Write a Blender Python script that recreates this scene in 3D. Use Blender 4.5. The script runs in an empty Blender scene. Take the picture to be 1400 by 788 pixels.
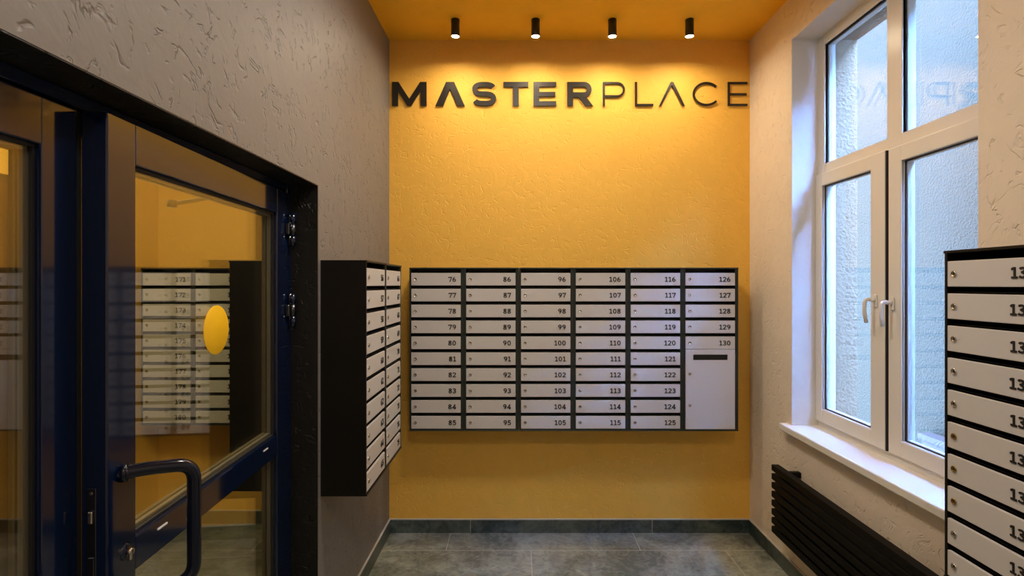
import bpy, bmesh, math, random
from mathutils import Matrix, Vector

PI = math.pi
scene = bpy.context.scene
COL = scene.collection

# ------------------------------------------------------------------ camera, world, exposure
cam_d = bpy.data.cameras.new('camera')
cam = bpy.data.objects.new('camera', cam_d)
COL.objects.link(cam)
CAM_H = 1.82
cam.location = (0, 0, CAM_H)
cam.rotation_euler = (PI / 2, 0, 0)
cam_d.sensor_width = 36.0
cam_d.lens = 36.0 * 725 / 1400
cam_d.shift_x = -9 / 1400
cam_d.shift_y = -5 / 1400
cam_d.clip_start = 0.02
scene.camera = cam

vs = scene.view_settings
vs.view_transform = 'Standard'
vs.look = 'None'
vs.gamma = 1.0
vs.use_curve_mapping = False
vs.exposure = 0.30

SKY = (0.18, 0.43, 1.0)
SKY_STRENGTH = 95.0
SPOT_EMIT = 700.0      # the four wall lamps
FILL_EMIT = 55.0       # unseen round ceiling lamps added as fill for the lobby
HALL_EMIT = 62.0       # unseen round ceiling lamp added to light the hall beyond the glass doors

world = bpy.data.worlds.new('world')
scene.world = world
world.use_nodes = True
wn = world.node_tree.nodes
wn['Background'].inputs[0].default_value = (*SKY, 1)
wn['Background'].inputs[1].default_value = SKY_STRENGTH
scene.cycles.max_bounces = 12
scene.cycles.diffuse_bounces = 6
scene.cycles.transparent_max_bounces = 24
scene.cycles.use_denoising = True
scene.cycles.sample_clamp_indirect = 8.0

# ------------------------------------------------------------------ main dimensions (metres)
XL, XR = -0.948, 1.6955          # left and right lobby walls
YB, YF = 3.89, -2.0              # yellow wall, wall behind the camera
HC = 3.612                       # ceiling
XLB = -1.2                       # hall side of the left wall
XH, YH = -2.745, 4.04            # hall: its far side wall and its yellow end wall

# ------------------------------------------------------------------ materials
def nodes(m):
    return m.node_tree.nodes, m.node_tree.links

def mat(name, color, rough=0.5, metal=0.0, coat=0.0, spec=0.5):
    m = bpy.data.materials.new(name)
    m.use_nodes = True
    b = m.node_tree.nodes['Principled BSDF']
    b.inputs['Base Color'].default_value = (*color, 1)
    b.inputs['Roughness'].default_value = rough
    b.inputs['Metallic'].default_value = metal
    b.inputs['Coat Weight'].default_value = coat
    b.inputs['Coat Roughness'].default_value = 0.08
    b.inputs['Specular IOR Level'].default_value = spec
    return m

def math_node(n, l, op, a, b=None, clamp=False):
    k = n.new('ShaderNodeMath'); k.operation = op; k.use_clamp = clamp
    for i, v in enumerate((a, b)):
        if v is None: continue
        if isinstance(v, (int, float)): k.inputs[i].default_value = v
        else: l.new(v, k.inputs[i])
    return k.outputs[0]

def stucco(name, color, rough=0.75, worm=1.0, grain=0.25, scale=5.0, dist=0.006, vary=0.06, spec=0.35):
    """Trowelled bark-beetle plaster: short curved gouges over a fine grain."""
    m = mat(name, color, rough, spec=spec)
    n, l = nodes(m)
    b = n['Principled BSDF']
    tc = n.new('ShaderNodeTexCoord')
    n1 = n.new('ShaderNodeTexNoise'); n1.inputs['Scale'].default_value = scale
    n1.inputs['Detail'].default_value = 3.0; n1.inputs['Distortion'].default_value = 1.4
    n1.inputs['Roughness'].default_value = 0.55
    l.new(tc.outputs['Object'], n1.inputs['Vector'])
    d = math_node(n, l, 'ABSOLUTE', math_node(n, l, 'SUBTRACT', n1.outputs['Fac'], 0.5))
    ridge = math_node(n, l, 'SUBTRACT', 1.0, math_node(n, l, 'MULTIPLY', d, 26.0), clamp=True)
    n2 = n.new('ShaderNodeTexNoise'); n2.inputs['Scale'].default_value = scale * 2.6
    n2.inputs['Detail'].default_value = 2.0
    l.new(tc.outputs['Object'], n2.inputs['Vector'])
    mask = math_node(n, l, 'MULTIPLY', math_node(n, l, 'SUBTRACT', n2.outputs['Fac'], 0.50), 9.0, clamp=True)
    groove = math_node(n, l, 'MULTIPLY', ridge, mask)
    n3 = n.new('ShaderNodeTexNoise'); n3.inputs['Scale'].default_value = 55.0
    n3.inputs['Detail'].default_value = 3.0
    l.new(tc.outputs['Object'], n3.inputs['Vector'])
    h = math_node(n, l, 'ADD', math_node(n, l, 'MULTIPLY', groove, -worm),
                  math_node(n, l, 'MULTIPLY', n3.outputs['Fac'], grain))
    h = math_node(n, l, 'ADD', h, math_node(n, l, 'MULTIPLY', n1.outputs['Fac'], 0.6))
    bp = n.new('ShaderNodeBump'); bp.inputs['Strength'].default_value = 1.0
    bp.inputs['Distance'].default_value = dist
    l.new(h, bp.inputs['Height']); l.new(bp.outputs[0], b.inputs['Normal'])
    # slight variation of the paint
    mx = n.new('ShaderNodeMix'); mx.data_type = 'RGBA'
    mx.inputs[6].default_value = (*[c * (1 - vary) for c in color], 1)
    mx.inputs[7].default_value = (*[min(1, c * (1 + vary)) for c in color], 1)
    l.new(n1.outputs['Fac'], mx.inputs[0]); l.new(mx.outputs[2], b.inputs['Base Color'])
    return m

def glass_mat(name, tint, f0=0.045):
    """Thin pane: Schlick reflection over a tinted clear sheet."""
    m = bpy.data.materials.new(name); m.use_nodes = True
    n, l = nodes(m); n.clear()
    out = n.new('ShaderNodeOutputMaterial')
    tr = n.new('ShaderNodeBsdfTransparent'); tr.inputs[0].default_value = (*tint, 1)
    gl = n.new('ShaderNodeBsdfGlossy'); gl.inputs['Roughness'].default_value = 0.0
    gl.inputs[0].default_value = (1, 1, 1, 1)
    lw = n.new('ShaderNodeLayerWeight'); lw.inputs[0].default_value = 0.5
    p5 = math_node(n, l, 'POWER', lw.outputs['Facing'], 5.0)
    f = math_node(n, l, 'ADD', math_node(n, l, 'MULTIPLY', p5, 1 - f0), f0)
    ms = n.new('ShaderNodeMixShader')
    l.new(f, ms.inputs[0]); l.new(tr.outputs[0], ms.inputs[1]); l.new(gl.outputs[0], ms.inputs[2])
    l.new(ms.outputs[0], out.inputs[0])
    return m

def emit_mat(name, color, strength):
    m = bpy.data.materials.new(name); m.use_nodes = True
    n, l = nodes(m); n.clear()
    out = n.new('ShaderNodeOutputMaterial'); e = n.new('ShaderNodeEmission')
    e.inputs[0].default_value = (*color, 1); e.inputs[1].default_value = strength
    l.new(e.outputs[0], out.inputs[0])
    return m

def stone_tile(name, tile=True):
    m = mat(name, (0.12, 0.13, 0.11), 0.32)
    n, l = nodes(m); b = n['Principled BSDF']
    tc = n.new('ShaderNodeTexCoord')
    a = n.new('ShaderNodeTexNoise'); a.inputs['Scale'].default_value = 2.2
    a.inputs['Detail'].default_value = 8; a.inputs['Roughness'].default_value = 0.68; a.inputs['Distortion'].default_value = 1.0
    l.new(tc.outputs['Object'], a.inputs['Vector'])
    c = n.new('ShaderNodeTexNoise'); c.inputs['Scale'].default_value = 14
    c.inputs['Detail'].default_value = 6; c.inputs['Distortion'].default_value = 2.0
    l.new(tc.outputs['Object'], c.inputs['Vector'])
    f = math_node(n, l, 'ADD', math_node(n, l, 'MULTIPLY', a.outputs['Fac'], 0.65), math_node(n, l, 'MULTIPLY', c.outputs['Fac'], 0.35))
    r = n.new('ShaderNodeValToRGB')
    r.color_ramp.elements[0].position = 0.40; r.color_ramp.elements[1].position = 0.60
    if tile:
        r.color_ramp.elements[0].color = (0.10, 0.115, 0.095, 1); r.color_ramp.elements[1].color = (0.36, 0.38, 0.32, 1)
    else:
        r.color_ramp.elements[0].color = (0.025, 0.042, 0.040, 1); r.color_ramp.elements[1].color = (0.11, 0.14, 0.13, 1)
    l.new(f, r.inputs[0])
    col = r.outputs[0]
    if tile:
        mp = n.new('ShaderNodeMapping'); mp.inputs['Location'].default_value = (0.352 + 1.33 * 2 - 0.4367 + 0.0, -3.625 + 0.665 * 12, 0)
        l.new(tc.outputs['Object'], mp.inputs['Vector'])
        br = n.new('ShaderNodeTexBrick'); br.offset = 0.4367; br.offset_frequency = 2; br.squash = 1.0
        br.inputs['Scale'].default_value = 1.0
        br.inputs['Brick Width'].default_value = 1.33; br.inputs['Row Height'].default_value = 0.665
        br.inputs['Mortar Size'].default_value = 0.0028; br.inputs['Mortar Smooth'].default_value = 0.1
        br.inputs['Color1'].default_value = (0.86, 0.86, 0.86, 1); br.inputs['Color2'].default_value = (1, 1, 1, 1)
        br.inputs['Mortar'].default_value = (1, 1, 1, 1)
        l.new(mp.outputs[0], br.inputs['Vector'])
        mu = n.new('ShaderNodeMix'); mu.data_type = 'RGBA'; mu.blend_type = 'MULTIPLY'; mu.inputs[0].default_value = 1
        l.new(col, mu.inputs[6]); l.new(br.outputs['Color'], mu.inputs[7])
        mx = n.new('ShaderNodeMix'); mx.data_type = 'RGBA'
        l.new(br.outputs['Fac'], mx.inputs[0]); l.new(mu.outputs[2], mx.inputs[6])
        mx.inputs[7].default_value = (0.5, 0.5, 0.44, 1)
        col = mx.outputs[2]
    l.new(col, b.inputs['Base Color'])
    rr = n.new('ShaderNodeMapRange'); rr.inputs[3].default_value = 0.22; rr.inputs[4].default_value = 0.5
    l.new(c.outputs['Fac'], rr.inputs[0]); l.new(rr.outputs[0], b.inputs['Roughness'])
    return m

M = {}
M['yellow'] = stucco('yellow plaster', (0.88, 0.51, 0.085), 0.6, worm=0.6, grain=0.2, scale=8.0, dist=0.003)
M['yellow_ceiling'] = stucco('yellow ceiling paint', (0.90, 0.51, 0.03), 0.7, worm=0.3, grain=0.25, dist=0.003)
M['grey'] = stucco('grey plaster', (0.222, 0.212, 0.212), 0.5, worm=1.0, grain=0.12, scale=7.5, dist=0.0035)
M['cream'] = stucco('cream plaster', (0.80, 0.70, 0.58), 0.7, worm=0.8, grain=0.15, scale=7.0, dist=0.004)
M['white_plaster'] = stucco('white smooth plaster', (0.80, 0.79, 0.77), 0.65, worm=0.15, grain=0.2, dist=0.003)
M['black_plaster'] = stucco('black plaster', (0.012, 0.012, 0.012), 0.45, worm=0.7, grain=0.2, scale=8.0, dist=0.004)
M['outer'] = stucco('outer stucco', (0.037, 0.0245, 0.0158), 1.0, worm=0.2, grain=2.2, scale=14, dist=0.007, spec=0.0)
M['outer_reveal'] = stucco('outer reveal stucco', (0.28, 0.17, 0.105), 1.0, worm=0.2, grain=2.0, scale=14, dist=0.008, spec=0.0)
M['brick'] = stucco('brown ledge', (0.035, 0.010, 0.003), 0.8, worm=0.3, grain=1.0, dist=0.006)
M['brown'] = mat('dark brown wood', (0.07, 0.035, 0.012), 0.45)
M['floor'] = stone_tile('stone floor tile', True)
M['skirting'] = stone_tile('dark stone skirting', False)
M['skirt_top'] = mat('skirting top edge', (0.55, 0.52, 0.48), 0.6)
M['case'] = mat('dark grey cabinet steel', (0.022, 0.030, 0.028), 0.35)
M['case_black'] = mat('black cabinet steel', (0.005, 0.005, 0.005), 0.40, spec=0.3)
M['door_white'] = mat('white powder coated steel', (0.66, 0.645, 0.65), 0.32)
M['ink'] = mat('black numeral', (0.012, 0.012, 0.014), 0.45)
M['chrome'] = mat('chrome', (0.62, 0.60, 0.57), 0.22, 1.0)
M['dark'] = mat('dark slot', (0.004, 0.004, 0.004), 0.6)
M['sign'] = mat('dark satin letter', (0.014, 0.012, 0.011), 0.36)
M['lamp_black'] = mat('black lamp paint', (0.012, 0.012, 0.013), 0.4)
M['pvc'] = mat('white window plastic', (0.80, 0.78, 0.75), 0.28)
M['gasket'] = mat('black gasket', (0.01, 0.01, 0.012), 0.6)
M['spacer'] = mat('white spacer', (0.80, 0.81, 0.83), 0.4)
M['door_spacer'] = mat('dull aluminium spacer', (0.20, 0.18, 0.14), 0.4)
M['glass'] = glass_mat('window glass', (0.985, 0.99, 0.99), 0.04)
M['door_glass'] = glass_mat('door glass', (0.94, 0.94, 0.90), 0.095)
M['navy'] = mat('navy painted aluminium', (0.002, 0.008, 0.034), 0.09, 0.0, 0.4)
M['navy'].node_tree.nodes['Principled BSDF'].inputs['Coat Roughness'].default_value = 0.05
M['bead'] = mat('bronze bead', (0.30, 0.25, 0.17), 0.3, 0.5)
M['handle'] = mat('navy gloss tube', (0.002, 0.006, 0.020), 0.14)
M['steel'] = mat('satin steel', (0.10, 0.11, 0.13), 0.25, 1.0)
M['sticker'] = mat('yellow sticker', (1.0, 0.60, 0.008), 0.5)
M['radiator'] = mat('black radiator paint', (0.004, 0.004, 0.004), 0.55, spec=0.15)
M['spot_lens'] = emit_mat('lit lamp lens', (1.0, 0.80, 0.53), SPOT_EMIT)
M['fill_lens'] = emit_mat('lit fill lamp', (1.0, 0.88, 0.74), FILL_EMIT)
M['hall_lens'] = emit_mat('lit unseen hall lamp', (1.0, 0.86, 0.52), HALL_EMIT)

# ------------------------------------------------------------------ mesh helpers
def box(bm, x0, x1, y0, y1, z0, z1, bev=0.0, mi=0, seg=1, mtx=None):
    vs_ = [bm.verts.new((x, y, z)) for x in (x0, x1) for y in (y0, y1) for z in (z0, z1)]
    idx = [(0, 1, 3, 2), (4, 6, 7, 5), (0, 4, 5, 1), (2, 3, 7, 6), (0, 2, 6, 4), (1, 5, 7, 3)]
    fs = [bm.faces.new([vs_[i] for i in f]) for f in idx]
    for f in fs: f.material_index = mi
    geo = list(vs_)
    if bev > 0:
        es = list({e for f in fs for e in f.edges})
        r = bmesh.ops.bevel(bm, geom=es, offset=bev, segments=seg, profile=0.5, affect='EDGES')
        for f in r['faces']: f.material_index = mi
        geo = list({v for f in r['faces'] for v in f.verts} | {v for v in vs_ if v.is_valid})
    if mtx is not None:
        bmesh.ops.transform(bm, matrix=mtx, verts=geo)

def cyl(bm, p0, p1, r0, r1=None, n=24, mi=0, cap=True):
    r1 = r0 if r1 is None else r1
    p0, p1 = Vector(p0), Vector(p1)
    ax = (p1 - p0).normalized()
    u = ax.orthogonal().normalized(); v = ax.cross(u)
    a = [bm.verts.new(p0 + (u * math.cos(t) + v * math.sin(t)) * r0) for t in (2 * PI * i / n for i in range(n))]
    b = [bm.verts.new(p1 + (u * math.cos(t) + v * math.sin(t)) * r1) for t in (2 * PI * i / n for i in range(n))]
    for i in range(n):
        f = bm.faces.new((a[i], a[(i + 1) % n], b[(i + 1) % n], b[i])); f.smooth = True; f.material_index = mi
    if cap:
        bm.faces.new(list(reversed(a))).material_index = mi
        bm.faces.new(b).material_index = mi

def lathe(bm, prof, origin=(0, 0, 0), n=32, mi=0, mtx=None):
    """Revolve (radius, height) pairs about z; open ends are the axis or a rim."""
    rings = []
    for r, h in prof:
        if r < 1e-6:
            rings.append([bm.verts.new((origin[0], origin[1], origin[2] + h))])
        else:
            rings.append([bm.verts.new((origin[0] + r * math.cos(2 * PI * i / n), origin[1] + r * math.sin(2 * PI * i / n), origin[2] + h)) for i in range(n)])
    for a, b in zip(rings, rings[1:]):
        for i in range(n):
            j = (i + 1) % n
            if len(a) == 1 and len(b) == 1: continue
            if len(a) == 1: f = bm.faces.new((a[0], b[i], b[j]))
            elif len(b) == 1: f = bm.faces.new((a[i], a[j], b[0]))
            else: f = bm.faces.new((a[i], a[j], b[j], b[i]))
            f.smooth = True; f.material_index = mi
    if mtx is not None:
        bmesh.ops.transform(bm, matrix=mtx, verts=[v for r in rings for v in r])

def tube(bm, pts, r, n=14, mi=0):
    pts = [Vector(p) for p in pts]
    rings = []
    up = None
    for i, p in enumerate(pts):
        t = (pts[min(i + 1, len(pts) - 1)] - pts[max(i - 1, 0)]).normalized()
        u = t.orthogonal().normalized() if up is None else (up - t * up.dot(t)).normalized()
        up = u; v = t.cross(u)
        rings.append([bm.verts.new(p + (u * math.cos(2 * PI * k / n) + v * math.sin(2 * PI * k / n)) * r) for k in range(n)])
    for a, b in zip(rings, rings[1:]):
        for k in range(n):
            f = bm.faces.new((a[k], a[(k + 1) % n], b[(k + 1) % n], b[k])); f.smooth = True; f.material_index = mi
    bm.faces.new(list(reversed(rings[0]))).material_index = mi
    bm.faces.new(rings[-1]).material_index = mi

def fillet(pts, rad, n=8):
    """Round the inner corners of a 3-D polyline."""
    pts = [Vector(p) for p in pts]
    out = [pts[0]]
    for a, b, c in zip(pts, pts[1:], pts[2:]):
        d1, d2 = (a - b).normalized(), (c - b).normalized()
        p0, p1 = b + d1 * rad, b + d2 * rad
        for i in range(n + 1):
            t = i / n
            out.append(p0 * (1 - t) ** 2 + b * 2 * t * (1 - t) + p1 * t ** 2)
    out.append(pts[-1])
    return out

def prism(bm, poly, y0, y1, mi=0):
    """Extrude a polygon given in the x-z plane from y0 (front) to y1."""
    a = [bm.verts.new((x, y0, z)) for x, z in poly]
    b = [bm.verts.new((x, y1, z)) for x, z in poly]
    n = len(poly)
    f1 = bm.faces.new(a); f2 = bm.faces.new(list(reversed(b)))
    f1.material_index = f2.material_index = mi
    for i in range(n):
        bm.faces.new((a[i], b[i], b[(i + 1) % n], a[(i + 1) % n])).material_index = mi

def ribbon(bm, pts, w, y0, y1, closed=False, mi=0):
    """A stroke of width w along a 2-D polyline in the x-z plane, extruded in y."""
    P = [Vector(p) for p in pts]
    n = len(P)
    L, R = [], []
    for i in range(n):
        if closed:
            a, b = P[(i - 1) % n], P[(i + 1) % n]
        else:
            a, b = P[max(i - 1, 0)], P[min(i + 1, n - 1)]
        d1 = (P[i] - a).normalized() if (P[i] - a).length > 1e-9 else None
        d2 = (b - P[i]).normalized() if (b - P[i]).length > 1e-9 else None
        d1 = d1 or d2; d2 = d2 or d1
        n1, n2 = Vector((-d1.y, d1.x)), Vector((-d2.y, d2.x))
        m = (n1 + n2)
        m = m.normalized() if m.length > 1e-6 else n1
        k = min(1 / max(m.dot(n1), 0.3), 2.2)
        L.append(P[i] + m * (w / 2 * k)); R.append(P[i] - m * (w / 2 * k))
    mk = lambda p, y: bm.verts.new((p.x, y, p.y))
    lf, rf = [mk(p, y0) for p in L], [mk(p, y0) for p in R]
    lb, rb = [mk(p, y1) for p in L], [mk(p, y1) for p in R]
    seg = range(n) if closed else range(n - 1)
    fs = []
    for i in seg:
        j = (i + 1) % n
        fs += [bm.faces.new((lf[i], rf[i], rf[j], lf[j])), bm.faces.new((lb[j], rb[j], rb[i], lb[i])),
               bm.faces.new((lb[i], lf[i], lf[j], lb[j])), bm.faces.new((rf[i], rb[i], rb[j], rf[j]))]
    if not closed:
        fs += [bm.faces.new((lf[0], lb[0], rb[0], rf[0])), bm.faces.new((rf[-1], rb[-1], lb[-1], lf[-1]))]
    for f in fs: f.material_index = mi

def mesh_of(name, bm, mats):
    bmesh.ops.recalc_face_normals(bm, faces=bm.faces)
    me = bpy.data.meshes.new(name)
    bm.to_mesh(me); bm.free()
    for m in (mats if isinstance(mats, (list, tuple)) else [mats]): me.materials.append(m)
    return me

def put(name, me, parent=None, loc=(0, 0, 0), rotz=0.0):
    o = bpy.data.objects.new(name, me)
    COL.objects.link(o)
    o.location = loc; o.rotation_euler = (0, 0, rotz)
    if parent is not None: o.parent = parent
    return o

def obj(name, bm, mats, parent=None, loc=(0, 0, 0), rotz=0.0):
    return put(name, mesh_of(name, bm, mats), parent, loc, rotz)

def struct(name, bm, mats, loc=(0, 0, 0), rotz=0.0):
    o = obj(name, bm, mats, None, loc, rotz)
    o['kind'] = 'structure'
    return o

def tag(o, label, cat, group=None):
    o['label'] = label; o['category'] = cat
    if group: o['group'] = group
    return o

def thing(name, label, cat, loc=(0, 0, 0), rotz=0.0, group=None):
    o = bpy.data.objects.new(name, None)
    COL.objects.link(o)
    o.location = loc; o.rotation_euler = (0, 0, rotz); o.empty_display_size = 0.1
    return tag(o, label, cat, group)

def new(): return bmesh.new()

# ------------------------------------------------------------------ the setting
bm = new(); box(bm, XL, XR, YF, YB, -0.1, 0); struct('floor', bm, M['floor'])
bm = new(); box(bm, XL - 0.05, XR + 0.05, YF - 0.05, YB + 0.05, HC, HC + 0.12); struct('ceiling', bm, M['yellow_ceiling'])
bm = new(); box(bm, XL, XR + 0.4, YB, YB + 0.2, -0.1, HC); struct('wall_back', bm, M['yellow'])
bm = new(); box(bm, XL - 0.25, XR + 0.4, YF - 0.2, YF, -0.1, HC); struct('wall_front', bm, M['cream'])

# left wall with the doorway
DY0, DY1, DH = 0.08, 2.508, 2.289
bm = new()
box(bm, XLB, XL, DY1, YB + 0.2, -0.1, HC)
box(bm, XLB, XL, YF, DY0, -0.1, HC)
box(bm, XLB, XL, DY0, DY1, DH, HC)
struct('wall_left', bm, M['grey'])
bm = new()                                          # black painted lining of the doorway
box(bm, XLB, XL - 0.001, DY1 - 0.004, DY1, 0, DH)
box(bm, XLB, XL - 0.001, DY0, DY0 + 0.004, 0, DH)
box(bm, XLB, XL - 0.001, DY0, DY1, DH - 0.004, DH)
struct('trim_1', bm, M['black_plaster'])

# right wall with the window opening
WY0, WY1, WZ0, WZ1, XO = 1.954, 3.2955, 0.905, 3.343, 2.10
bm = new()
box(bm, XR, XO, WY1, YB, -0.1, HC)
box(bm, XR, XO, YF, WY0, -0.1, HC)
box(bm, XR, XO, WY0, WY1, WZ1, HC)
box(bm, XR, XO, WY0, WY1, -0.1, WZ0)
struct('wall_right', bm, M['cream'])
XW = 1.859                                          # room face of the window frame
bm = new()                                          # white plaster of the window reveal, room side
box(bm, XR + 0.001, XW, WY1 - 0.004, WY1, WZ0, WZ1)
box(bm, XR + 0.001, XW, WY0, WY0 + 0.004, WZ0, WZ1)
box(bm, XR + 0.001, XW, WY0, WY1, WZ1 - 0.004, WZ1)
struct('trim_2', bm, M['white_plaster'])
bm = new()                                          # stucco of the reveal, street side
box(bm, XW + 0.075, XO, WY1 - 0.008, WY1, WZ0, WZ1)
box(bm, XW + 0.075, XO, WY0, WY0 + 0.008, WZ0, WZ1)
box(bm, XW + 0.075, XO, WY0, WY1, WZ1 - 0.008, WZ1)
box(bm, XW + 0.075, XO + 0.04, WY0, WY1, WZ0, WZ0 + 0.03)
struct('trim_3', bm, M['outer_reveal'])

# skirting of dark stone, joints where the floor joints are
def skirting(name, along, segs, at, normal):
    bm = new()
    for a, b in segs:
        if along == 'x':
            y0, y1 = (at - 0.012, at)
            box(bm, a + 0.0015, b - 0.0015, y0, y1, 0, 0.096, 0.0015)
        else:
            x0, x1 = (at, at + 0.012) if normal > 0 else (at - 0.012, at)
            box(bm, x0, x1, a + 0.0015, b - 0.0015, 0, 0.096, 0.0015)
    a, b = segs[0][0], segs[-1][1]
    if along == 'x': box(bm, a, b, at - 0.011, at, 0.094, 0.1025, mi=1); box(bm, a, b, at - 0.009, at, 0, 0.09, mi=1)
    else:
        x0, x1 = (at, at + 0.011) if normal > 0 else (at - 0.011, at)
        box(bm, x0, x1, a, b, 0.094, 0.1025, mi=1)
        x0, x1 = (at, at + 0.009) if normal > 0 else (at - 0.009, at)
        box(bm, x0, x1, a, b, 0, 0.09, mi=1)
    return struct(name, bm, [M['skirting'], M['skirt_top']])
skirting('baseboard_back', 'x', [(XL, -0.352), (-0.352, 0.978), (0.978, XR)], YB, -1)
skirting('baseboard_left', 'y', [(2.51, 3.20), (3.20, YB - 0.013)], XL, 1)
skirting('baseboard_right', 'y', [(YF, -1.0), (-1.0, 0.3), (0.3, 1.0), (1.0, 2.3), (2.3, 3.6), (3.6, YB - 0.013)], XR, -1)

# hall beyond the glass doors
HHC = 3.0
bm = new(); box(bm, XH, XLB, YF, YH, -0.1, 0); box(bm, XLB, XL, DY0, DY1, -0.1, 0); struct('floor_hall', bm, M['floor'])
bm = new(); box(bm, XH - 0.1, XLB, YF - 0.05, YH + 0.1, HHC, HHC + 0.1); struct('ceiling_hall', bm, M['white_plaster'])
bm = new(); box(bm, XH - 0.1, XLB, YH, YH + 0.1, -0.1, HHC); struct('wall_hall_back', bm, M['yellow'])
bm = new(); box(bm, XH - 0.1, XH, YF, YH, -0.1, HHC); struct('wall_hall_left', bm, M['yellow'])
bm = new(); box(bm, XH - 0.1, XLB, YF - 0.1, YF, -0.1, HHC); struct('wall_hall_front', bm, M['grey'])
bm = new(); box(bm, XH, XH + 0.05, 1.75, 2.90, 0.0, 2.40, 0.004)
for z0, z1 in ((0.2, 1.0), (1.15, 2.2)): box(bm, XH + 0.05, XH + 0.062, 1.95, 2.72, z0, z1, 0.008)
struct('door_3', bm, M['brown'])
bm = new(); box(bm, XH, XH + 0.06, 2.90, 3.10, 0, HHC, 0.004); struct('trim_6', bm, M['brown'])
skirting('baseboard_hall', 'x', [(XH, XLB)], YH, -1)

# light well outside the window: stucco wall opposite, ground, brown ledge
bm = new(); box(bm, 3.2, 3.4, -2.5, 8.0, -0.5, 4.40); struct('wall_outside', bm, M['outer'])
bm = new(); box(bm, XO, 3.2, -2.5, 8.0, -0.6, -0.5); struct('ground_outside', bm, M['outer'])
bm = new(); box(bm, 3.08, 3.199, 1.5, 4.10, 0.63, 0.675, 0.004); box(bm, 3.10, 3.199, 1.5, 4.08, 0.58, 0.63, 0.004)
struct('trim_4', bm, [M['brick']])

# ------------------------------------------------------------------ window
win = bpy.data.objects.new('window_1', None); COL.objects.link(win); win['kind'] = 'structure'
win.location = (XW, 2.625, WZ0)
def wpart(name, bm, mats, parent=win):
    o = obj(name, bm, mats, parent)
    # geometry is written in world coordinates; shift it into the parent's frame
    off = Vector(win.location)
    o.data.transform(Matrix.Translation(-off))
    return o
def frame_ring(bm, x0, x1, y0, y1, z0, z1, wy0, wy1, wz0, wz1, bev=0.004, mi=0):
    box(bm, x0, x1, y0, y0 + wy0, z0, z1, bev, mi, 2)
    box(bm, x0, x1, y1 - wy1, y1, z0, z1, bev, mi, 2)
    box(bm, x0, x1, y0 + wy0 - bev, y1 - wy1 + bev, z0, z0 + wz0, bev, mi, 2)
    box(bm, x0, x1, y0 + wy0 - bev, y1 - wy1 + bev, z1 - wz1, z1, bev, mi, 2)
def glazing(y0, y1, z0, z1, xf):
    """Gasket ring, two glass sheets and the aluminium spacer between them."""
    bm = new(); frame_ring(bm, xf, xf + 0.005, y0 - 0.002, y1 + 0.002, z0 - 0.002, z1 + 0.002, 0.007, 0.007, 0.007, 0.007, 0.0)
    wpart('gasket', bm, M['gasket'])
    bm = new(); box(bm, xf + 0.005, xf + 0.009, y0 - 0.01, y1 + 0.01, z0 - 0.01, z1 + 0.01)
    box(bm, xf + 0.029, xf + 0.033, y0 - 0.01, y1 + 0.01, z0 - 0.01, z1 + 0.01)
    wpart('pane', bm, M['glass'])
    bm = new(); frame_ring(bm, xf + 0.0095, xf + 0.0285, y0 - 0.005, y1 + 0.005, z0 - 0.005, z1 + 0.005, 0.012, 0.012, 0.012, 0.012, 0.0)
    wpart('spacer', bm, M['spacer'])

GT, GB = 3.279, 2.556
bm = new()
box(bm, XW, XW + 0.07, WY0, 2.034, WZ0 + 0.03, WZ1, 0.004, 0, 2)            # near upright
box(bm, XW, XW + 0.07, 3.224, WY1, WZ0 + 0.03, WZ1, 0.004, 0, 2)            # far upright
box(bm, XW + 0.001, XW + 0.069, WY0, WY1, GT, WZ1, 0.004, 0, 2)             # head
box(bm, XW + 0.001, XW + 0.069, WY0, WY1, 2.46, GB, 0.004, 0, 2)            # transom
box(bm, XW + 0.001, XW + 0.069, WY0, WY1, WZ0 + 0.03, 0.99, 0.004, 0, 2)    # bottom rail
box(bm, XW + 0.0005, XW + 0.0695, 2.572, 2.679, 2.5, GT + 0.01, 0.004, 0, 2) # upper mullion
box(bm, XW + 0.006, XW + 0.0695, 2.60, 2.69, 0.95, 2.5, 0.004, 0, 2)         # lower mullion
wpart('window_frame', bm, M['pvc'])
glazing(2.679, 3.224, GB, GT, XW + 0.016)
glazing(2.034, 2.572, GB, GT, XW + 0.016)
# glass rebates: sloped glazing beads round each upper light
bm = new()
for (a, b) in ((2.679, 3.224), (2.034, 2.572)):
    frame_ring(bm, XW + 0.006, XW + 0.017, a - 0.012, b + 0.012, GB - 0.012, GT + 0.012, 0.012, 0.012, 0.012, 0.012, 0.001)
wpart('glazing_bead', bm, M['pvc'])
def sash(y0, y1, gy0, gy1, out, z0=0.982, z1=2.495, gz0=1.063, gz1=2.417):
    bm = new()
    frame_ring(bm, XW - out, XW + 0.055, y0, y1, z0, z1, gy0 - y0, y1 - gy1, gz0 - z0, z1 - gz1, 0.005)
    s = wpart('sash', bm, M['pvc'])
    bm = new()
    frame_ring(bm, XW - out + 0.004, XW - out + 0.012, gy0 - 0.014, gy1 + 0.014, gz0 - 0.014, gz1 + 0.014, 0.014, 0.014, 0.014, 0.014, 0.002)
    wpart('glazing_bead', bm, M['pvc'])
    glazing(gy0, gy1, gz0, gz1, XW - out + 0.018)
sash(2.662, 3.288, 2.773, 3.217, 0.020)
sash(1.962, 2.648, 2.036, 2.557, 0.014)
bm = new()
box(bm, XW - 0.0205, XW + 0.02, 2.6505, 2.6575, 0.985, 2.49)
wpart('gasket', bm, M['gasket'])
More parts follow.
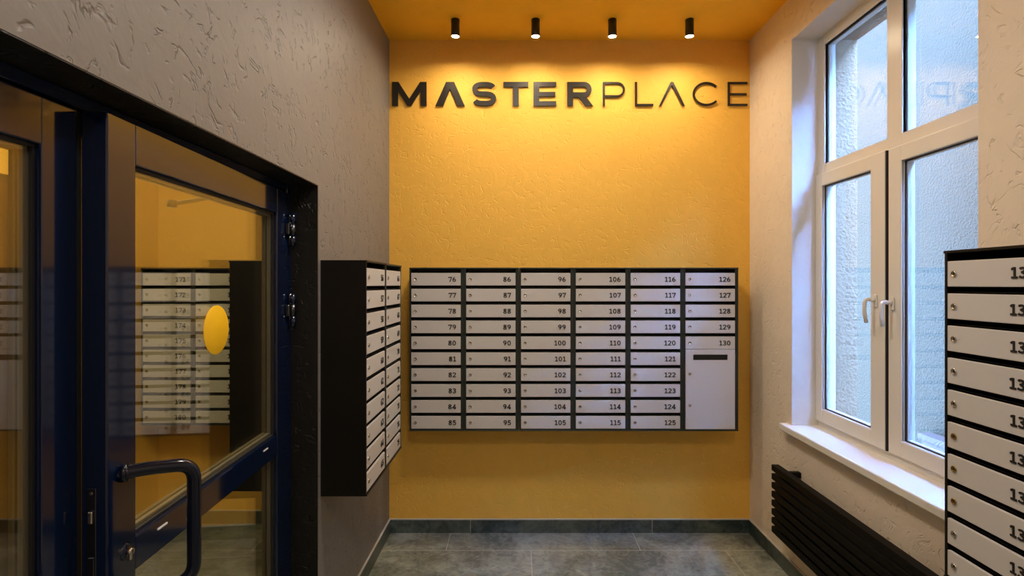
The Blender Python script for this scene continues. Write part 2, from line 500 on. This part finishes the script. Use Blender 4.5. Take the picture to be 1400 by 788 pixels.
def window_handle(y, z, x):
    bm = new()
    box(bm, x - 0.010, x, y - 0.014, y + 0.014, z - 0.034, z + 0.034, 0.006, 0, 3)
    cyl(bm, (x - 0.008, y, z + 0.005), (x - 0.03, y, z + 0.005), 0.0105, 0.0105, 20)
    path = fillet([(x - 0.022, y, z + 0.005), (x - 0.056, y, z + 0.012), (x - 0.062, y, z - 0.05), (x - 0.050, y, z - 0.112)], 0.022, 8)
    tube(bm, path, 0.0095, 14)
    o = wpart('handle', bm, M['pvc'])
window_handle(2.728, 1.735, XW - 0.020)
window_handle(2.612, 1.725, XW - 0.014)
# sill board
bm = new()
box(bm, 1.646, XW + 0.004, 1.905, 3.357, 0.903, 0.945, 0.007, 0, 3)
wpart('window_sill', bm, M['pvc'])

# ------------------------------------------------------------------ doors
def arc(cx, cy, rx, ry, a0, a1, n=14):
    return [(cx + rx * math.cos(math.radians(a0 + (a1 - a0) * i / n)), cy + ry * math.sin(math.radians(a0 + (a1 - a0) * i / n))) for i in range(n + 1)]

XD = -1.069                                          # closed plane of the doors
bm = new()                                          # door frame
box(bm, XD - 0.062, XD - 0.004, 2.458, DY1 - 0.004, 0, DH - 0.004, 0.003)
box(bm, XD - 0.062, XD - 0.004, DY0 + 0.004, DY0 + 0.05, 0, DH - 0.004, 0.003)
box(bm, XD - 0.062, XD - 0.004, DY0 + 0.05, 2.458, 2.25, DH - 0.004, 0.003)
box(bm, XD - 0.064, XD - 0.055, DY0 + 0.04, 2.468, 2.20, 2.262, 0.001)
struct('trim_5', bm, M['navy'])

TH = 0.062
def door_leaf(name, loc, rotz, W, s, gx0, gx1):
    """A glazed aluminium leaf: x runs from the hinges to the free edge, the lobby face is y = 0, s = -1 puts the body behind it."""
    d = bpy.data.objects.new(name, None); COL.objects.link(d)
    d.location = loc; d.rotation_euler = (0, 0, rotz); d['kind'] = 'structure'
    yb = s * TH
    lo, hi = min(0, yb), max(0, yb)
    Z0, Z1 = 0.012, 2.243
    GTOP, RT, RB, KT = 2.133, 1.157, 1.067, 0.20
    bm = new()
    box(bm, 0, gx0, lo, hi, Z0, Z1, 0.004, 0, 2)
    box(bm, gx1, W, lo, hi, Z0, Z1, 0.004, 0, 2)
    for a, b in ((GTOP, Z1), (RB, RT), (Z0, KT)):
        box(bm, gx0 - 0.004, gx1 + 0.004, lo, hi, a, b, 0.004, 0, 2)
    obj('leaf_frame', bm, M['navy'], d)
    # beads, gaskets, double glazing, spacers for the two lights
    for a, b in ((RT, GTOP), (KT, RB)):
        bm = new()
        def ring(y0, y1, g, w, mi, bv=0.0):
            y0, y1 = min(y0, y1), max(y0, y1)
            box(bm, gx0 + g, gx0 + g + w, y0, y1, a + g, b - g, bv, mi); box(bm, gx1 - g - w, gx1 - g, y0, y1, a + g, b - g, bv, mi)
            box(bm, gx0 + g + w, gx1 - g - w, y0, y1, a + g, a + g + w, bv, mi); box(bm, gx0 + g + w, gx1 - g - w, y0, y1, b - g - w, b - g, bv, mi)
        ring(s * 0.014, s * 0.022, 0.0, 0.006, 0)
        obj('gasket', bm, M['gasket'], d)
        bm = new(); ring(s * 0.046, s * 0.060, 0.0, 0.016, 0, 0.002)
        obj('glazing_bead', bm, M['bead'], d)
        bm = new()
        for y0, y1 in ((0.022, 0.026), (0.040, 0.044)):
            box(bm, gx0 + 0.001, gx1 - 0.001, min(s * y0, s * y1), max(s * y0, s * y1), a + 0.001, b - 0.001)
        obj('pane', bm, M['door_glass'], d)
        bm = new(); ring(s * 0.0265, s * 0.0395, 0.001, 0.013, 0)
        obj('spacer', bm, M['door_spacer'], d)
    return d

# right leaf, ajar into the lobby
HX, HY = XD + 0.002, 2.4535
ang = math.atan2(-1.0, 0.055)
leaf = door_leaf('door_1', (HX, HY, 0), ang, 1.162, -1, 0.125, 1.056)
# yellow round sticker on the upper light
bm = new()
lathe(bm, [(0, 0.0008), (0.0845, 0.0008), (0.0855, 0.0), (0.0, 0.0)], n=64,
      mtx=Matrix.Translation((0.602, -0.0205, 1.661)) @ Matrix.Rotation(-PI / 2, 4, 'X'))
o = obj('sticker', bm, M['sticker'], leaf); o['label'] = 'round yellow sticker'
# pull handle: tube bent out of the leaf and sideways
bm = new()
hx, ho, hs = 1.108, 0.118, 0.108
tube(bm, fillet([(hx, -0.001, 1.340), (hx - hs * 0.22, ho * 0.22, 1.342), (hx - hs, ho, 1.326), (hx - hs, ho, 1.012), (hx - hs * 0.22, ho * 0.22, 1.0), (hx, -0.001, 1.0)], 0.045, 10), 0.0175, 20)
for z in (1.340, 1.0):
    cyl(bm, (hx, -0.001, z), (hx - 0.004, 0.010, z), 0.0225, 0.0215, 24)
obj('pull_handle', bm, M['handle'], leaf)
# lock cylinder with escutcheon
bm = new()
lathe(bm, [(0, 0.004), (0.016, 0.004), (0.021, 0.001), (0.021, -0.001)], n=28, mi=1, mtx=Matrix.Translation((1.095, 0, 1.135)) @ Matrix.Rotation(-PI / 2, 4, 'X'))
cyl(bm, (1.095, 0.003, 1.135), (1.095, 0.017, 1.135), 0.0085, 0.0075, 20)
box(bm, 1.0905, 1.0995, 0.002, 0.014, 1.112, 1.134, 0.002)
box(bm, 1.0942, 1.0958, 0.016, 0.0176, 1.130, 1.140, 0, 2)
o = obj('lock', bm, [M['chrome'], M['navy'], M['dark']], leaf); o['label'] = 'chrome lock cylinder'
for x in (0.247, 0.945):                             # drain slot covers in the middle rail
    bm = new(); box(bm, x - 0.022, x + 0.022, -0.0005, 0.003, 1.128, 1.134, 0.001)
    obj('drain_cover', bm, M['spacer'], leaf)
# lock plate in the free edge
bm = new()
box(bm, 1.161, 1.1635, -0.048, -0.026, 0.98, 1.322, 0.001, 0)
for z in (1.31, 0.99): cyl(bm, (1.1635, -0.037, z), (1.1645, -0.037, z), 0.0045, 0.004, 14, 1)
box(bm, 1.163, 1.170, -0.041, -0.031, 1.238, 1.268, 0.002, 1)
box(bm, 1.163, 1.166, -0.043, -0.029, 1.10, 1.155, 0.001, 0)
obj('lock_plate', bm, [M['steel'], M['chrome']], leaf)
# hinges
def hinge(parent, z):
    bm = new()
    cyl(bm, (-0.016, 0.015, z - 0.075), (-0.016, 0.015, z - 0.027), 0.0145, 0.0145, 20, 0)
    cyl(bm, (-0.016, 0.015, z - 0.026), (-0.016, 0.015, z + 0.026), 0.0150, 0.0150, 20, 1)
    cyl(bm, (-0.016, 0.015, z + 0.027), (-0.016, 0.015, z + 0.075), 0.0145, 0.0145, 20, 0)
    box(bm, -0.012, 0.036, 0.0, 0.018, z - 0.026, z + 0.026, 0.003, 1)
    box(bm, -0.04, -0.004, 0.0, 0.006, z - 0.074, z - 0.028, 0.002, 0)
    box(bm, -0.04, -0.004, 0.0, 0.006, z + 0.028, z + 0.074, 0.002, 0)
    obj('hinge', bm, [M['navy'], M['steel']], parent)
for z in (2.075, 1.70, 0.25): hinge(leaf, z)
# closer on the hall side: body on the top rail, folded arm
bm = new()
box(bm, 0.08, 0.30, -0.115, -TH, 2.16, 2.225, 0.006, 0, 2)
obj('door_closer', bm, M['bead'], leaf)
bm = new()
box(bm, 0.0, 0.30, -0.008, 0.008, -0.006, 0.006, 0.002, 0, 2, Matrix.Translation((0.36, -0.14, 2.165)) @ Matrix.Rotation(math.radians(14), 4, 'Y'))
cyl(bm, (0.655, -0.14, 2.080), (0.655, -0.14, 2.104), 0.015, 0.015, 18)
box(bm, 0.20, 0.375, -0.15, -0.118, 2.160, 2.176, 0.002)
obj('closer_arm', bm, M['bead'], leaf)

# left leaf, closed
leaf2 = door_leaf('door_2', (XD, DY0 + 0.055, 0), PI / 2, 1.150, 1, 0.125, 1.052)
bm = new()
cyl(bm, (1.152, 0.03, 1.0), (1.153, 0.03, 1.0), 0.004, 0.004, 10)
box(bm, 1.149, 1.152, 0.018, 0.044, 0.98, 1.33, 0.001)
box(bm, 1.1525, 1.1643, 0.002, 0.007, 0.02, 2.24, 0, 1)
obj('strike_plate', bm, [M['steel'], M['gasket']], leaf2)

# ------------------------------------------------------------------ numerals (drawn as strokes, one unit high)
T = 0.185
def glyph_strokes(ch):
    h = T / 2
    if ch == '0': return 0.66, [(arc(.33, .5, .33 - h, .5 - h, 0, 360, 28)[:-1], True)]
    if ch == '1': return 0.54, [([(.30, 0), (.30, 1 - h * .2)], False), ([(.34, 1 - h * 1.1), (.20, 1 - h * 1.1), (.04, .78)], False), ([(.04, h), (.54, h)], False)]
    if ch == '2': return 0.62, [(arc(.30, .70, .24, .3 - h, 165, -38, 16) + [(.09, h), (.60, h)], False)]
    if ch == '3': return 0.60, [(arc(.28, .735, .22, .265 - h, 155, -78, 14), False), (arc(.28, .28, .26, .28 - h + .0, 82, -155, 16), False), ([(.20, .53), (.34, .53)], False)]
    if ch == '4': return 0.66, [([(.46, 0), (.46, 1)], False), ([(.45, .94), (.07, .30), (.66, .30)], False), ([(.32, h), (.60, h)], False)]
    if ch == '5': return 0.60, [([(.54, 1 - h), (.14, 1 - h), (.11, .54)] + arc(.29, .34, .25, .34 - h, 128, -150, 16), False)]
    if ch == '6': return 0.64, [(arc(.32, .31, .32 - h, .31 - h, 0, 360, 24)[:-1], True), (arc(.58, .34, .50, .60, 184, 108, 12), False)]
    if ch == '7': return 0.60, [([(.05, .76), (.05, 1 - h), (.55, 1 - h), (.22, 0)], False)]
    if ch == '8': return 0.64, [(arc(.32, .755, .205, .245 - h, 0, 360, 22)[:-1], True), (arc(.32, .28, .32 - h, .28 - h, 0, 360, 24)[:-1], True)]
    if ch == '9':
        w, s = glyph_strokes('6')
        return w, [([(w - x, 1 - z) for x, z in p], c) for p, c in s]

_numbers = {}
def number_mesh(text, height):
    """Right-aligned at x = 0, centred on z = 0, standing 2 mm proud of y = 0."""
    key = (text, height)
    if key not in _numbers:
        bm = new()
        sx = 1.12
        x = 0.0
        gl = [glyph_strokes(c) for c in text]
        tot = sum(w for w, _ in gl) * sx + 0.12 * (len(gl) - 1)
        x = -tot
        for w, strokes in gl:
            for k, (pts, closed) in enumerate(strokes):
                ribbon(bm, [((x + px * sx) * height, (pz - 0.5) * height) for px, pz in pts], T * height, -0.002 - 0.00015 * k, 0.0, closed)
            x += w * sx + 0.12
        _numbers[key] = mesh_of('number', bm, M['ink'])
    return _numbers[key]

# ------------------------------------------------------------------ mailbox cabinets
CW, CH, CD = 0.38, 1.132, 0.218
PITCH, FX0, FW, FH, TOP = 0.1103, 0.014, 0.342, 0.0868, 0.037
def face_z(row):                                     # bottom of a door in its cabinet
    return CH - TOP - FH - row * PITCH

def case_mesh(rows, mats):
    bm = new()
    box(bm, 0.0008, 0.012, 0.0, CD, 0.002, CH - 0.002, 0.001)                 # left side
    box(bm, CW - 0.0125, CW - 0.0008, 0.0, CD, 0.002, CH - 0.002, 0.001)      # right side
    box(bm, CW - 0.0215, CW - 0.0125, 0.004, CD - 0.002, 0.008, CH - 0.01)    # hinge post
    box(bm, 0.0008, CW - 0.0008, -0.004, CD, CH - 0.009, CH, 0.001)           # top
    box(bm, 0.0008, CW - 0.0008, -0.004, CD, 0, 0.009, 0.001)                 # bottom
    box(bm, 0.002, CW - 0.002, CD - 0.004, CD - 0.0005, 0.002, CH - 0.002)    # back
    for r in range(1, rows):
        z = face_z(r) + FH + 0.004
        box(bm, 0.011, CW - 0.02, 0.016, CD - 0.003, z, z + 0.002)            # shelf
    return mesh_of('case', bm, mats)
CASE10 = case_mesh(10, M['case'])
CASE10B = case_mesh(10, M['case_black'])
CASE5 = case_mesh(6, M['case'])

bm = new(); box(bm, 0, FW, 0, 0.012, 0, FH, 0.0018, 0, 2); DOOR = mesh_of('door', bm, M['door_white'])
bm = new()
RX = Matrix.Rotation(PI / 2, 4, 'X')
lathe(bm, [(0.0108, -0.001), (0.0108, 0.003), (0.0098, 0.0045), (0.0078, 0.0045), (0.0074, 0.0036), (0, 0.0036)], n=24, mtx=RX)
box(bm, -0.0010, 0.0010, -0.0040, -0.0034, -0.0045, 0.0045, 0, 1)
LOCK = mesh_of('lock', bm, [M['chrome'], M['dark']])
M['brass'] = mat('brass', (0.42, 0.30, 0.13), 0.28, 1.0)
LOCKB = LOCK.copy(); LOCKB.materials[0] = M['brass']
NUM_H = 0.0345

def cabinet(label, loc, rotz, numbers, group, case=CASE10, numbered=True, parcel=False, brass=()):
    c = thing('mailbox_cabinet', label, 'mailbox', loc, rotz, group)
    put('case', case, c)
    for r, nr in enumerate(numbers):
        d = put('door', DOOR, c, (FX0, -0.0005, face_z(r)))
        put('lock', LOCKB if nr in brass else LOCK, d, (0.0285, 0, FH / 2))
        if numbered: put('number', number_mesh(str(nr), NUM_H), d, (FW - 0.032, 0, FH / 2 - 0.001))
    if parcel:
        z1 = face_z(4) - 0.003
        z0 = 0.0115
        bm = new()
        sx0, sx1, sz0, sz1 = 0.052, 0.292, z1 - z0 - 0.074, z1 - z0 - 0.035
        box(bm, 0, FW, 0, 0.012, 0, sz0, 0.0015); box(bm, 0, FW, 0, 0.012, sz1, z1 - z0, 0.0015)
        box(bm, 0, sx0, 0, 0.012, sz0 - 0.0015, sz1 + 0.0015); box(bm, sx1, FW, 0, 0.012, sz0 - 0.0015, sz1 + 0.0015)
        box(bm, sx0 - 0.002, sx1 + 0.002, 0.011, 0.0125, sz0 - 0.002, sz1 + 0.002, 0, 1)
        for (a, b) in ((sx0, sz0), (sx0, sz1), (sx1, sz0), (sx1, sz1)):       # rounded slot corners
            k, m_ = (1 if a == sx0 else -1), (1 if b == sz0 else -1)
            prism(bm, [(a - .0005 * k, b - .0005 * m_), (a + .005 * k, b - .0005 * m_), (a + .0015 * k, b + .0015 * m_), (a - .0005 * k, b + .005 * m_)], 0.0, 0.011)
        d = obj('collection_door', bm, [M['door_white'], M['dark']], c, (FX0, -0.0005, z0))
        d['label'] = 'tall white door with a black slot'
        for z in (z1 - z0 - 0.168, z1 - z0 - 0.387): put('lock', LOCK, d, (0.0285, 0, z))
    return c

ZB = 1.936 - CH
place = ['leftmost column of mailboxes on the yellow wall, doors numbered 76 to 85',
         'second mailbox column from the left on the yellow wall, doors 86 to 95',
         'third mailbox column from the left on the yellow wall, doors 96 to 105',
         'fourth mailbox column from the left on the yellow wall, doors 106 to 115',
         'fifth mailbox column from the left on the yellow wall, doors 116 to 125',
         'rightmost mailbox column on the yellow wall, five small doors above a tall slotted door']
G = 'mailbox cabinets on the yellow wall'
for i in range(6):
    n0 = 76 + 10 * i
    cabinet(place[i], (-0.757 + i * CW, YB - CD, ZB), 0, range(n0, n0 + (5 if i == 5 else 10)), G,
            CASE5 if i == 5 else CASE10, True, i == 5)
G = 'mailbox cabinets on the grey wall'
XFL = XL + CD
cabinet('mailbox column beside the doorway on the grey wall, black side panel, doors 56 to 65', (XFL, 2.537, ZB), PI / 2, range(56, 66), G, CASE10B)
cabinet('mailbox column on the grey wall next to the yellow corner, doors 66 to 75', (XFL, 2.537 + CW, ZB), PI / 2, range(66, 76), G)
XFR = XR - CD
cabinet('mailbox column beside the window on the cream wall, nearest the camera, three brass locks', (XFR, 1.8405, ZB), -PI / 2, range(131, 141), 'mailbox cabinets on the cream wall', CASE10B, brass=(136, 137, 138))
G = 'mailbox cabinets in the hall behind the glass door'
cabinet('mailbox column seen through the glass door, doors 171 to 180', (-2.722, YH - CD, ZB), 0, range(171, 181), G)
cabinet('mailbox column seen through the glass door behind the yellow sticker, doors 181 to 190', (-2.722 + CW, YH - CD, ZB), 0, range(181, 191), G)
G = 'mailbox cabinets on the hall side of the grey wall'
cabinet('dark side of a mailbox column seen through the glass door near the hinges', (XLB - CD, 2.60 + CW, ZB), -PI / 2, range(10), G, CASE10B, False)

# ------------------------------------------------------------------ wall sign
SY = YB - 0.022
px = 3.867 / 725
def sx(p): return (p - 709) * px
SZ0, SZ1 = 3.1265, 3.301
SH = SZ1 - SZ0
BW, BH, TW = 0.0435, 0.036, 0.0148                   # bold stem, bold bar, thin stroke
def letter(ch, x0, x1, bold, label):
    w = x1 - x0
    bm = new()
    y0, y1 = -0.010, 0.0
    def P(poly): prism(bm, poly, y0, y1)
    def R(pts, t, closed=False): ribbon(bm, pts, t, y0 - 0.0004, y1, closed)
    H = SH
    if ch == 'M':
        s = BW
        P([(0, 0), (s, 0), (s, H * .62), (w / 2 - .014, 0), (w / 2 + .014, 0), (w - s, H * .62), (w - s, 0), (w, 0), (w, H), (w - s * 1.08, H), (w / 2, H * .30), (s * 1.08, H), (0, H)])
    elif ch == 'A':
        t, k = (0.056, 0.030) if bold else (0.0175, 0.0095)
        P([(0, 0), (t, 0), (w / 2, H - (0.052 if bold else 0.024)), (w - t, 0), (w, 0), (w / 2 + k, H), (w / 2 - k, H)])
    elif ch == 'T':
        P([(w / 2 - BW / 2, 0), (w / 2 + BW / 2, 0), (w / 2 + BW / 2, H - BH), (w, H - BH), (w, H), (0, H), (0, H - BH), (w / 2 - BW / 2, H - BH)])
    elif ch == 'E':
        v, b = (BW, BH * .94) if bold else (TW, TW)
        P([(0, 0), (w, 0), (w, b), (v, b), (v, H / 2 - b / 2 - .002), (w * .96, H / 2 - b / 2 - .002), (w * .96, H / 2 + b / 2 - .002), (v, H / 2 + b / 2 - .002), (v, H - b), (w, H - b), (w, H), (0, H)])
    elif ch == 'L':
        P([(0, 0), (w, 0), (w, TW), (TW, TW), (TW, H), (0, H)])
    elif ch == 'S':
        t = BH * 1.0
        h = t / 2
        r = (H - t) / 4
        def bowl(cz, a0, a1, n=22):
            out = []
            for q in range(n + 1):
                a = math.radians(a0 + (a1 - a0) * q / n)
                c, d = math.cos(a), math.sin(a)
                out.append((w / 2 + (w / 2 - h) * math.copysign(abs(c) ** 0.72, c), cz + r * math.copysign(abs(d) ** 0.86, d)))
            return out
        R(bowl(H / 2 + r, 22, 270) + bowl(H / 2 - r, 90, -158)[1:], t)
    elif ch == 'R':
        t = BH; h = t / 2
        P([(0, 0), (BW, 0), (BW, H), (0, H)])
        r = (H * .64 - t) / 2
        R([(BW - .001, H - h), (w - h - r - .016, H - h)] + arc(w - h - r - .010, H - h - r, r, r, 90, -90, 14) + [(BW - .001, H - h - 2 * r)], t)
        P([(w * .44, H * .36), (w * .44 + .058, H * .36), (w, 0), (w - .058, 0)])
    elif ch == 'P':
        t = TW; h = t / 2
        P([(0, 0), (t, 0), (t, H), (0, H)])
        r = (H * .64 - t) / 2
        R([(h, H - h), (w - h - r, H - h)] + arc(w - h - r, H - h - r, r, r, 90, -90, 16) + [(h, H - h - 2 * r)], t)
    elif ch == 'C':
        t = TW; h = t / 2
        ry = H / 2 - h
        R(arc(w * .56, H / 2, w * .56 - h, ry, 40, 320, 40), t)
    o = obj('sign_letter', bm, M['sign'], None, (x0, SY + 0.018, SZ0))
    # two short studs hold the letter off the plaster
    tag(o, label, 'letter', 'letters of the wall sign')
    return o
word = [('M', 535.5, 582.8, 1, 'bold dark letter M on the yellow wall, first of the sign'),
        ('A', 595.0, 635.2, 1, 'bold dark letter A without crossbar on the yellow wall, after the M'),
        ('S', 645.4, 678.2, 1, 'bold dark letter S on the yellow wall sign'),
        ('T', 688.2, 722.4, 1, 'bold dark letter T on the yellow wall sign'),
        ('E', 729.4, 760.6, 1, 'bold dark letter E on the yellow wall sign, between T and R'),
        ('R', 775.6, 811.0, 1, 'bold dark letter R on the yellow wall sign, last of the bold letters'),
        ('P', 824.6, 854.8, 0, 'thin dark letter P on the yellow wall sign, first thin letter'),
        ('L', 868.7, 893.8, 0, 'thin dark letter L on the yellow wall sign'),
        ('A', 901.6, 937.0, 0, 'thin dark letter A without crossbar on the yellow wall, between L and C'),
        ('C', 947.8, 981.5, 0, 'thin dark letter C on the yellow wall sign'),
        ('E', 996.0, 1022.8, 0, 'thin dark letter E at the right end of the yellow wall sign')]
for ch, a, b, bold, lab in word:
    letter(ch, sx(a), sx(b), bold, lab)

# ------------------------------------------------------------------ lamps
LR, LL = 0.0286, 0.116
bm = new()
lathe(bm, [(0, 0), (LR * 1.0, 0), (LR, -LL + 0.001), (LR - 0.0008, -LL), (LR - 0.0022, -LL), (LR - 0.0022, -LL + 0.0085), (0, -LL + 0.0085)], n=36)
HOUSING = mesh_of('housing', bm, M['lamp_black'])
bm = new()
lathe(bm, [(0, -LL + 0.0070), (LR - 0.0024, -LL + 0.0070), (LR - 0.0024, -LL + 0.0082), (0, -LL + 0.0082)], n=36)
LENS = mesh_of('lens', bm, M['spot_lens'])
spots = [(-0.428, 'leftmost of the four black cylinder ceiling lamps, above the bold A of the sign'),
         (0.115, 'second black cylinder ceiling lamp from the left, above the bold E'),
         (0.635, 'third black cylinder ceiling lamp from the left, above the thin P'),
         (1.157, 'rightmost of the four black cylinder ceiling lamps, above the thin C')]
for x, lab in spots:
    s = thing('ceiling_spotlight', lab, 'lamp', (x, 3.589, HC), 0, 'cylinder lamps along the yellow wall')
    put('housing', HOUSING, s); put('lens', LENS, s)

def round_lamp(label, loc, r, lens, group=None):  # lamps out of view, added to light the lobby and the hall
    s = thing('unseen_ceiling_lamp', label, 'lamp', loc, 0, group)
    bm = new(); lathe(bm, [(0, 0), (r, 0), (r + 0.006, -0.02), (r + 0.002, -0.05), (r - 0.012, -0.05), (r - 0.012, -0.03), (0, -0.03)], n=48)
    obj('housing', bm, M['lamp_black'], s)
    bm = new(); lathe(bm, [(0, -0.0445), (r - 0.014, -0.0445), (r - 0.014, -0.032), (0, -0.032)], n=48)
    obj('diffuser', bm, lens, s)
round_lamp('unseen round fill lamp on the ceiling in front of the yellow wall sign', (0.10, 2.25, HC), 0.22, M['fill_lens'], 'unseen round fill lamps of the lobby')  # unseen fill lamp, placed to suit the sheen on the sign letters
round_lamp('unseen round fill lamp on the ceiling in the camera end of the lobby', (0.35, -0.3, HC), 0.22, M['fill_lens'], 'unseen round fill lamps of the lobby')
round_lamp('unseen round ceiling lamp added to light the hall behind the doors', (-1.95, 2.3, HHC), 0.22, M['hall_lens'])

# ------------------------------------------------------------------ radiator
rad = thing('radiator', 'black radiator of flat horizontal tubes under the window sill', 'radiator', (1.62, 2.6, 0.27))
ry0, ry1 = 1.95, 3.324
bm = new()
for x in (1.632, 1.648):
    pass
for y in (ry0 + 0.05, ry1 - 0.075):
    box(bm, 1.628, 1.652, y - 0.02, y + 0.02, 0.275, 0.675, 0.002)
bm2 = bm
for v in bm2.verts: v.co -= Vector((1.62, 2.6, 0.27))
obj('manifold', bm2, M['radiator'], rad)
for k in range(8):
    z = 0.692 - 0.0548 * k
    bm = new(); box(bm, 1.584 - 1.62, 1.630 - 1.62, ry0 - 2.6, ry1 - 2.6, z - 0.037 - 0.27, z - 0.27, 0.003, 0, 2)
    obj('tube', bm, M['radiator'], rad)
for y in (ry0 + 0.02, ry1 - 0.13):
    bm = new(); box(bm, 1.63 - 1.62, XR - 0.0005 - 1.62, y - 0.016 - 2.6, y + 0.016 - 2.6, 0.655 - 0.27, 0.690 - 0.27, 0.003, 0, 2)
    obj('wall_bracket', bm, M['radiator'], rad)
